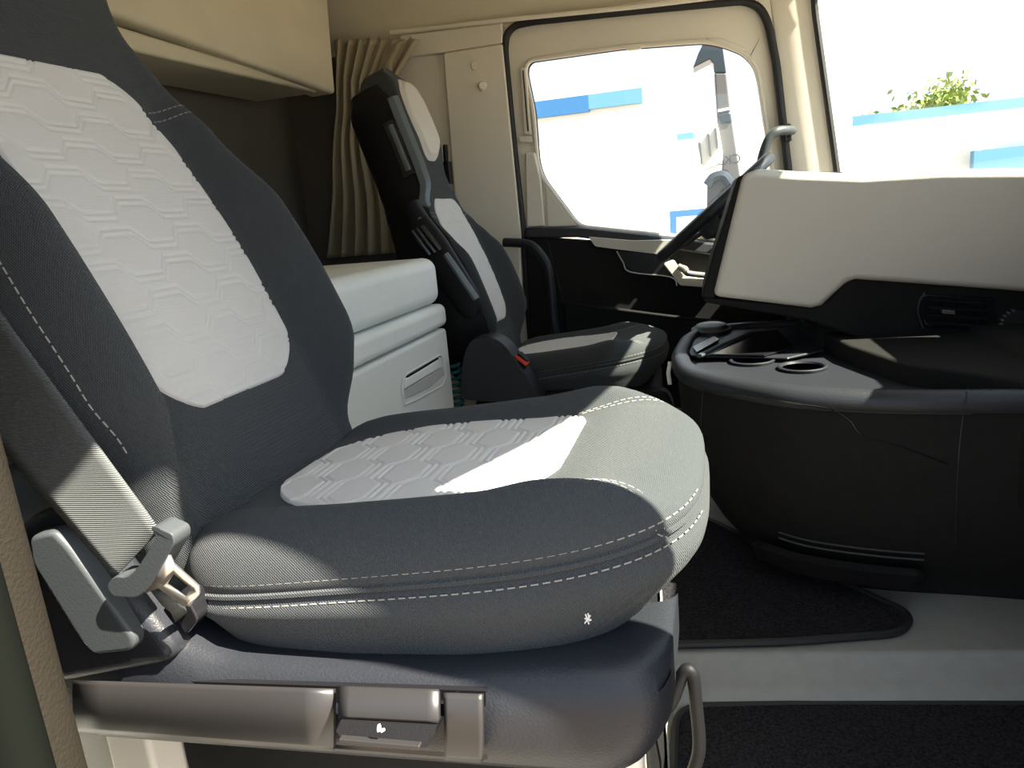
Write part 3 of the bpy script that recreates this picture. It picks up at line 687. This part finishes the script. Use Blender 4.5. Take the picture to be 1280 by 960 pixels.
# ================================================================== DASHBOARD
FP, FN = (0, 1.0, 0), (-.06, 1, .30)
fl = lambda px, py, o=0: at(px, py, p=(0, 1.0 + o, .88), n=FN)
db = thing('dashboard', 'wraparound dashboard with a greige flank facing the passenger side', 'dashboard', (.35, 1.2, .45))
up_ = [fl(927, 219), fl(890, 371), fl(1014, 386), fl(1027, 383), fl(1060, 352), fl(1070, 350), fl(1290, 366), fl(1420, 378), fl(1420, 210), fl(1290, 212), fl(1180, 213), fl(1080, 219), fl(1000, 216), fl(945, 212)]
mk('flank_panel', prism(up_, (.03, .34, .01)), 'beigedash', db, bevel=.034, seg=7, angle=30)
ce = [fl(927, 217, -.004), fl(938, 214, -.004), fl(903, 330, -.004), fl(892, 374, -.004), fl(874, 374, -.004), fl(886, 325, -.004)]
mk('edge_trim', prism([fl(922, 221, .01), fl(930, 218, .01), fl(893, 374, .01), fl(876, 372, .01), fl(889, 325, .01)], (0, .30, 0)), 'dash', db, bevel=.006)
lo = [fl(877, 371, .02), fl(1014, 384, .02), fl(1030, 380, .02), fl(1062, 347, .02), fl(1290, 362, .02), fl(1420, 370, .02), fl(1420, 520, .02), fl(1200, 470, .02), fl(1010, 400, .02), fl(880, 378, .02)]
mk('lower_dash', prism(lo, (.02, .30, -.02)), 'dash', db, bevel=.006)
mk('dash_core', join(box(.22, .60, 1.20, 1.9, .30, .78), box(.30, .60, 1.25, 2.10, .60, .82)), 'dash', db, bevel=.03)
mk('screen_shelf', loft([[np.array([ws_x(y, .85) - .005, y, .83]) for y in ys if y > 1.3], [np.array([.30, y, .82]) for y in ys if y > 1.3]], closed=False), 'beigedash', db, solid=.03)
# instrument hood
mk('instrument_hood', loft([[np.array([x, y, z]) for y, z in ((1.42, .66), (1.42, .82), (1.50, .90), (1.80, .91), (2.02, .88), (2.08, .80), (2.08, .66))] for x in (.16, .24, .34)]), 'dash', db, bevel=.02)
# vent
vt = mk('vent_housing', prism(rnd([fl(1152, 368, .015), fl(1245, 372, .015), fl(1246, 414, .015), fl(1156, 410, .015), fl(1148, 388, .015)], .012), (0, .03, 0)), 'gloss', db, bevel=.004)
for k in range(4):
    mk('vent_slat', prism([fl(1160, 374 + 9.5 * k, .006), fl(1236, 379 + 9.5 * k, .006), fl(1236, 382 + 9.5 * k, .006), fl(1160, 377 + 9.5 * k, .006)], (0, .02, 0)), 'black', vt, bevel=.001)
for k in range(5):
    mk('vent_vane', prism([fl(1170 + 14 * k, 372, .012), fl(1172 + 14 * k, 372, .012), fl(1172 + 14 * k, 412, .012), fl(1170 + 14 * k, 412, .012)], (0, .012, 0)), 'black', vt)
mk('vent_tab', prism([fl(1178, 387.5, .0), fl(1194, 389, .0), fl(1194, 393.5, .0), fl(1178, 392, .0)], (0, .02, 0)), 'chrome', vt, bevel=.001)
mk('vent_rim', tube(cr([fl(1156, 366, .012), fl(1149, 378, .012), fl(1148, 392, .012), fl(1154, 410, .012)], 5), .002, 6), 'grey', vt)
wc = fl(1270, 404, .012)
tw = mk('thumbwheel', disc(wc + np.array([.0, 0, 0]), (-.2, -1, 0), .030, 28, .01), 'black', vt, bevel=.002)
for k in range(9):
    t = math.radians(110 + 17 * k)
    c = wc + .030 * np.array([math.cos(t), 0, math.sin(t)]) + np.array([0, -.008, 0])
    mk('wheel_rib', tube([c + np.array([0, -.004, 0]), c + np.array([0, .006, 0])], .0028, 6), 'chrome', tw)

# steering wheel
sw_ = thing('steering_wheel', 'dark steering wheel seen edge on in front of the driver seat', 'steering wheel', (.10, 1.77, .70))
tl = math.radians(39.5); E1 = np.array([math.cos(tl), 0, math.sin(tl)]); E2 = np.array([0, 1.0, 0]); EN = np.array([-math.sin(tl), 0, math.cos(tl)])
c0 = np.array([.003, 1.77, .832])
mk('rim', tube([c0 + .205 * (math.cos(t) * E1 + math.sin(t) * E2) for t in np.linspace(0, 2 * math.pi, 72, endpoint=False)], .017, 12, True), 'charcoal', sw_)
hub = []
for k, (r, d) in enumerate(((.055, -.07), (.085, -.055), (.088, -.03), (.080, -.008), (.055, .012), (.02, .018))):
    hub.append([c0 + r * (math.cos(t) * E1 * .9 + math.sin(t) * E2 * 1.1) + EN * d for t in np.linspace(0, 2 * math.pi, 28, endpoint=False)])
mk('hub', loft(hub), 'grey', sw_)
for ang in (15, 165, 270):
    d = math.cos(math.radians(ang - 90 + 90)) * E2 + math.sin(math.radians(ang)) * E1
    d = _n(d); q = np.cross(EN, d)
    mk('spoke', loft([[c0 + d * r + q * w_ + EN * h_ for w_, h_ in ((-a, o - .008), (a, o - .008), (a * .8, o + .006), (-a * .8, o + .006))] for r, a, o in ((.06, .035, -.03), (.12, .028, -.022), (.20, .022, -.002))]), 'charcoal', sw_, bevel=.004)
mk('column', loft([[c0 - EN * k + r * (math.cos(t) * E1 + math.sin(t) * E2) for t in np.linspace(0, 2 * math.pi, 20, endpoint=False)] for k, r in ((.05, .05), (.10, .065), (.20, .075), (.36, .09))]), 'black', sw_)
mk('stalk', tube([c0 - EN * .09, c0 - EN * .08 - E2 * .16 + E1 * .02], .008, 8), 'black', sw_)

# ================================================================== CENTRE CONSOLE
cs = thing('centre_console', 'black rounded storage console below the dashboard flank', 'console', (.2, 1.1, .10))
plan = cr([(.62, .70), (.45, .70), (.28, .712), (.14, .748), (.063, .795), (-.03, .885), (-.075, .965), (-.098, 1.10), (-.095, 1.25), (-.075, 1.38), (.0, 1.47), (.2, 1.50), (.62, 1.50)], 6)
ctr = np.array([.45, 1.15])
def cring(k, z, dz=0.0):
    out = []
    for p in plan:
        d = ctr - p; L = np.linalg.norm(d); q = p + d / L * k
        out.append(np.array([q[0], q[1], z - .0 * q[0]]))
    return out
fl_z = lambda t: None
body = [cring(.14, .10), cring(.13, .13), cring(.09, .18), cring(.055, .24), cring(.03, .32), cring(.018, .40), cring(.012, .495)]
mk('body', loft(body), 'dash', cs, angle=60)
rim = [cring(.014, .494), cring(.002, .497), cring(0, .503), cring(0, .514), cring(.006, .524), cring(.018, .531), cring(.034, .529), cring(.040, .520), cring(.042, .505)]
mk('top_rim', loft(rim, cap0=False, cap1=True), 'charcoal', cs, angle=50)
mk('rim_seam', tube([p for p in cring(.010, .495)][8:], .003, 6), 'rubber', cs)
def flank(px, py, o=.0):    # point on the flank near plan edge
    z = .4
    for _ in range(12):
        p = at(px, py, z=z)
    return p
zt_ = .512
tz = lambda px, py, z=zt_: at(px, py, z=z)
mk('tray', prism([tz(864, 447), tz(855, 437), tz(862, 420), tz(905, 410), tz(985, 402), tz(1030, 440), tz(985, 450)], (0, 0, .006)), 'charcoal', cs, bevel=.003)
mk('disc_knob', loft([[np.array([c_[0] + r * math.cos(t), c_[1] + r * 1.35 * math.sin(t), z]) for t in np.linspace(0, 2 * math.pi, 28, endpoint=False)] for c_, r, z in [(tz(889, 411, .525), .052, .515), (tz(889, 411, .525), .052, .527), (tz(889, 411, .525), .044, .530), (tz(889, 411, .525), .040, .536), (tz(889, 411, .525), .034, .538)]]), 'charcoal', cs)
mk('card_slot', prism([tz(866, 435, .521), tz(893, 422, .521), tz(899, 426, .521), tz(871, 442, .521)], (0, 0, .004)), 'gloss', cs)
mk('pocket_well', prism([tz(890, 444, .521), tz(938, 417, .521), tz(972, 413, .521), tz(992, 436, .521), tz(955, 445, .521)], (0, 0, .003)), 'gloss', cs)
mk('tray_divider', tube([tz(874, 445, .525), tz(905, 430, .527), tz(938, 416, .527)], .007, 8, flat=.7), 'grey', cs)
for px, py in ((940, 449), (1003, 457)):
    c_ = tz(px, py, .512)
    mk('cup_holder', loft([[np.array([c_[0] + r * math.cos(t), c_[1] + r * math.sin(t), z]) for t in np.linspace(0, 2 * math.pi, 28, endpoint=False)] for r, z in ((.046, .503), (.049, .511), (.046, .513), (.042, .512), (.040, .508))]), 'charcoal', cs)
    mk('cup_floor', disc((c_[0], c_[1], .506), (0, 0, 1), .040, 24, .002), 'gloss', cs)
mk('rear_shelf', prism([tz(985, 400, .50), tz(1004, 424, .50), tz(1060, 458, .50), tz(1130, 484, .50), np.array([.50, .70, .50]), np.array([.62, .75, .50]), np.array([.62, 1.45, .50])], (0, .0, .045)), 'dash', cs, bevel=.008)
# passenger side dash bulk to the right of the console
pb = [(.47, .72), (.50, .66), (.60, .60), (.80, .58), (.80, 1.2), (.47, 1.2)]
glove_vf = loft([[np.array([x + a, y + b, z]) for x, y in rnd(pb, .03)] for a, b, z in ((.10, .06, .10), (.06, .03, .20), (.0, .0, .34), (-.01, .0, .46), (.01, .01, .50), (.05, .05, .56))])
mk('glovebox_side', glove_vf, 'dash', db, angle=60)
mk('passenger_dash', loft([[np.array([x + .03 * (1 - abs(y - .3)) + .07 * sst(.60, .72, y), y, z]) for x, z in rnd([(.60, .20), (.54, .30), (.52, .50), (.54, .72), (.58, .90), (.64, 1.05), (.74, 1.05), (.74, .20)], .04)] for y in (-.16, .1, .4, .62, .74, 1.0)]), 'dash', db, angle=60)  # top raised well above a usual dash so it shades the floor
# door of the console flank: seam lines
from mathutils.bvhtree import BVHTree
_vf = join(loft(body), loft(rim, cap0=False), glove_vf)
_bvh = BVHTree.FromPolygons([tuple(p) for p in _vf[0]], [tuple(f) for f in _vf[1]])
def onbody(px, py, o=.0006):
    d = Vector(ray(px, py)).normalized()
    h_ = _bvh.ray_cast(Vector(CAM), d)[0]
    return np.array(h_ - d * o) if h_ is not None else at(px, py, y=.74)
def dense(pp, k=8): return [p for p in cr([(a, b, 0) for a, b in pp], k)]
for pp in (((880, 488), (940, 496), (1000, 505), (1040, 512), (1062, 525), (1080, 545), (1130, 560), (1185, 580)), ((879, 488), (877, 520), (876, 600))):
    mk('lid_seam', tube([onbody(p[0], p[1]) for p in dense(pp)], .0014, 5), 'gloss', cs)
mk('flank_seam', tube([onbody(p[0], p[1]) for p in dense(((1232, 446), (1219, 458), (1209, 490), (1200, 550), (1196, 620), (1195, 680)))], .0016, 6), 'charcoal', cs)
lt = at(836, 465, y=1.10)
mk('end_tab', loft([[at(px, py, y=1.12 + o) for px, py in ((833 + 2 * abs(t), 452 + 14 * (t + 1)), (838 + 2 * abs(t), 452 + 14 * (t + 1)))] for t in np.linspace(-1, 1, 7) for o in (0,)], closed=False), 'white', cs, solid=.006)
# low tray moulded into the console foot
def foot(k, z, x0, x1): return [p for p, q in zip(cring(k, z), plan) if x0 < q[0] < x1 and q[1] < 1.0]
mk('foot_tray', loft([foot(.085, .150, .03, .36), foot(.050, .155, .03, .36), foot(.040, .185, .03, .36), foot(.050, .190, .03, .36), foot(.080, .165, .03, .36)], closed=False), 'black', cs, solid=.004)
for z in (.205, .217):
    mk('tray_cord', tube(foot(.066, z, .06, .36), .002, 6), 'grey', cs)

# ================================================================== FLOOR MATS
def mat_on(poly, z, name, label):
    P = rnd([at(px, py, z=z) for px, py in poly], .05, 6)
    o = mk(name, prism(P, (0, 0, .010)), 'carpet', bevel=.004, seg=2)
    tag(o, label, 'floor mat', 'dark carpet floor mats')
    mk('binding', tube([p + np.array([0, 0, .006]) for p in P], .0075, 8, True), 'rubber', o)
    return o
mat_on([(640, 812), (830, 810), (990, 806), (1128, 795), (1140, 772), (1020, 718), (880, 650), (640, 600)], .102, 'floor_mat', 'dark flecked carpet mat on the raised centre floor by the console')
mat_on([(842, 980), (846, 888), (1000, 884), (1300, 885), (1420, 888), (1420, 1500), (842, 1500)], .032, 'floor_mat', 'dark flecked carpet mat in the passenger footwell beside the seat')

# ================================================================== OUTSIDE
struct('ground', box(-60, 60, -60, 90, -1.45, -1.40), 'concrete', 'pale concrete yard outside the cab', 'yard')
ob = lambda px, py, y=14: at(px, py, y=y)
bd = thing('building', 'cream workshop building with blue fascia outside the driver window', 'building', (0, 14, -1.4))
mk('wall', box(-14, 16, 14.05, 15, -1.4, 2.0), 'cream', bd)
mk('wall', box(-14, -.9, 13.9, 15, -1.4, 2.75), 'cream', bd)
f1 = ob(667, 131); f2 = ob(740, 122); f3 = ob(802, 113)
mk('fascia', box(-9, -2.2, 13.8, 13.9, 2.62, 2.92), 'blue', bd)
mk('fascia', box(-2.2, -1.2, 13.8, 13.9, 2.66, 2.92), 'paleblue', bd)
mk('fascia', box(2.4, 12, 13.85, 13.95, 1.84, 2.00), 'paleblue', bd)
mk('fascia', box(4.25, 12, 13.7, 13.9, .86, 1.22), 'paleblue', bd)
mk('fascia', box(-.60, -.30, 13.85, 13.9, 1.93, 2.04), 'paleblue', bd)
mk('fascia', box(2.2, 3.2, 13.85, 13.9, .86, .98), 'paleblue', bd)
mk('fascia', box(1.0, 1.35, 13.85, 13.9, 1.55, 1.65), 'paleblue', bd)
mk('downpipe', tube([(4.35, 13.9, 2.0), (4.35, 13.9, 1.2)], .05, 8), 'cream', bd)
dw = mk('doorway', plate([(-.78, 13.8, .66), (1.0, 13.8, .66), (1.0, 13.8, -1.4), (-.78, 13.8, -1.4)], [(-.66, 13.8, .54), (.88, 13.8, .54), (.88, 13.8, -1.3), (-.66, 13.8, -1.3)]), 'blue', bd, solid=.1, smooth=False)
tr_ = thing('tree', 'green leafy tree rising behind the building roofline', 'tree', (7.0, 30, -1.4))
mk('trunk', tube([(7.6, 30, -1.4), (7.7, 30, 1.0), (7.7, 30, 3.2)], [.25, .2, .1], 8), 'bark', tr_)
lv_ = []
for k in range(1500):
    a, b, c = random.gauss(0, .72), random.gauss(0, .9), random.gauss(0, .5)
    c0_ = np.array([7.7 + a, 30 + b, 3.05 + c + .35 * math.sin(2.2 * a) - .25 * abs(a)]); d1 = _n([random.gauss(0, 1) for _ in range(3)]); d2 = _n(np.cross(d1, [random.gauss(0, 1) for _ in range(3)]))
    lv_.append(([c0_ - d1 * .14, c0_ + d2 * .07, c0_ + d1 * .14, c0_ - d2 * .07], [(0, 1, 2, 3)]))
mk('foliage', join(*lv_), 'leaf', tr_, smooth=False, kind='stuff')
# strip read as a wing mirror's reflection, built as solid coloured pieces
YT = 4.2
lr = thing('mirror_reflection', 'wing mirror reflection built as pale grey strip with dark glass and lettering beyond the driver window', 'lorry', (.2, YT, -1.4))
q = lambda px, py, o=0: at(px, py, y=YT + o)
mk('reflected_body', prism([q(893, 91), q(908, 91), q(913, 135), q(930, 250), q(938, 420), q(880, 420), q(884, 225), q(902, 215), q(904, 195), q(897, 155)], (.0, .30, 0)), 'lorry', lr, bevel=.01)
mk('reflected_glass', prism([q(866, 85), q(873, 66), q(880, 52), q(903, 56), q(908, 91), q(893, 91), q(892, 80), q(887, 74)], (0, .2, 0)), 'reflectiond', lr, bevel=.006)
hs = mk('reflected_box', prism(rnd([q(870, 175, -.1), q(895, 145, -.1), q(901, 175, -.1), q(905, 203, -.1), q(880, 213, -.1), q(877, 205, -.1)], .05), (0, .16, 0)), 'reflectionw', lr, bevel=.03)
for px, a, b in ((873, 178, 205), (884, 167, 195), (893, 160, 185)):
    mk('reflected_stripe', prism([q(px, a, -.12), q(px + 2.5, a, -.12), q(px + 5, b, -.12), q(px + 3, b, -.12)], (0, .04, 0)), 'lorry', lr)
mk('reflected_badge', prism([q(896, 143, -.01), q(913, 140, -.01), q(915, 153, -.01), q(899, 155, -.01)], (0, .02, 0)), 'reflectiond', lr, bevel=.01)
mk('reflected_badge', prism([q(897, 137, -.01), q(912, 134, -.01), q(912.5, 137, -.01), q(897.5, 140, -.01)], (0, .02, 0)), 'reflectionw', lr)
mk('reflected_arch', tube(cr([q(884, 232, -.02), q(892, 222, -.02), q(905, 220, -.02), q(914, 232, -.02)], 5), .03, 8), 'reflectiond', lr)
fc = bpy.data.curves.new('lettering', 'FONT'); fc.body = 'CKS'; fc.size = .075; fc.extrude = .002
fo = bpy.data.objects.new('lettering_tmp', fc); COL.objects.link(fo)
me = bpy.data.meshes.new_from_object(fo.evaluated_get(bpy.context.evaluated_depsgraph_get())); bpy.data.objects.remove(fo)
le = bpy.data.objects.new('lettering', me); COL.objects.link(le); me.materials.append(MT['reflectiond'])
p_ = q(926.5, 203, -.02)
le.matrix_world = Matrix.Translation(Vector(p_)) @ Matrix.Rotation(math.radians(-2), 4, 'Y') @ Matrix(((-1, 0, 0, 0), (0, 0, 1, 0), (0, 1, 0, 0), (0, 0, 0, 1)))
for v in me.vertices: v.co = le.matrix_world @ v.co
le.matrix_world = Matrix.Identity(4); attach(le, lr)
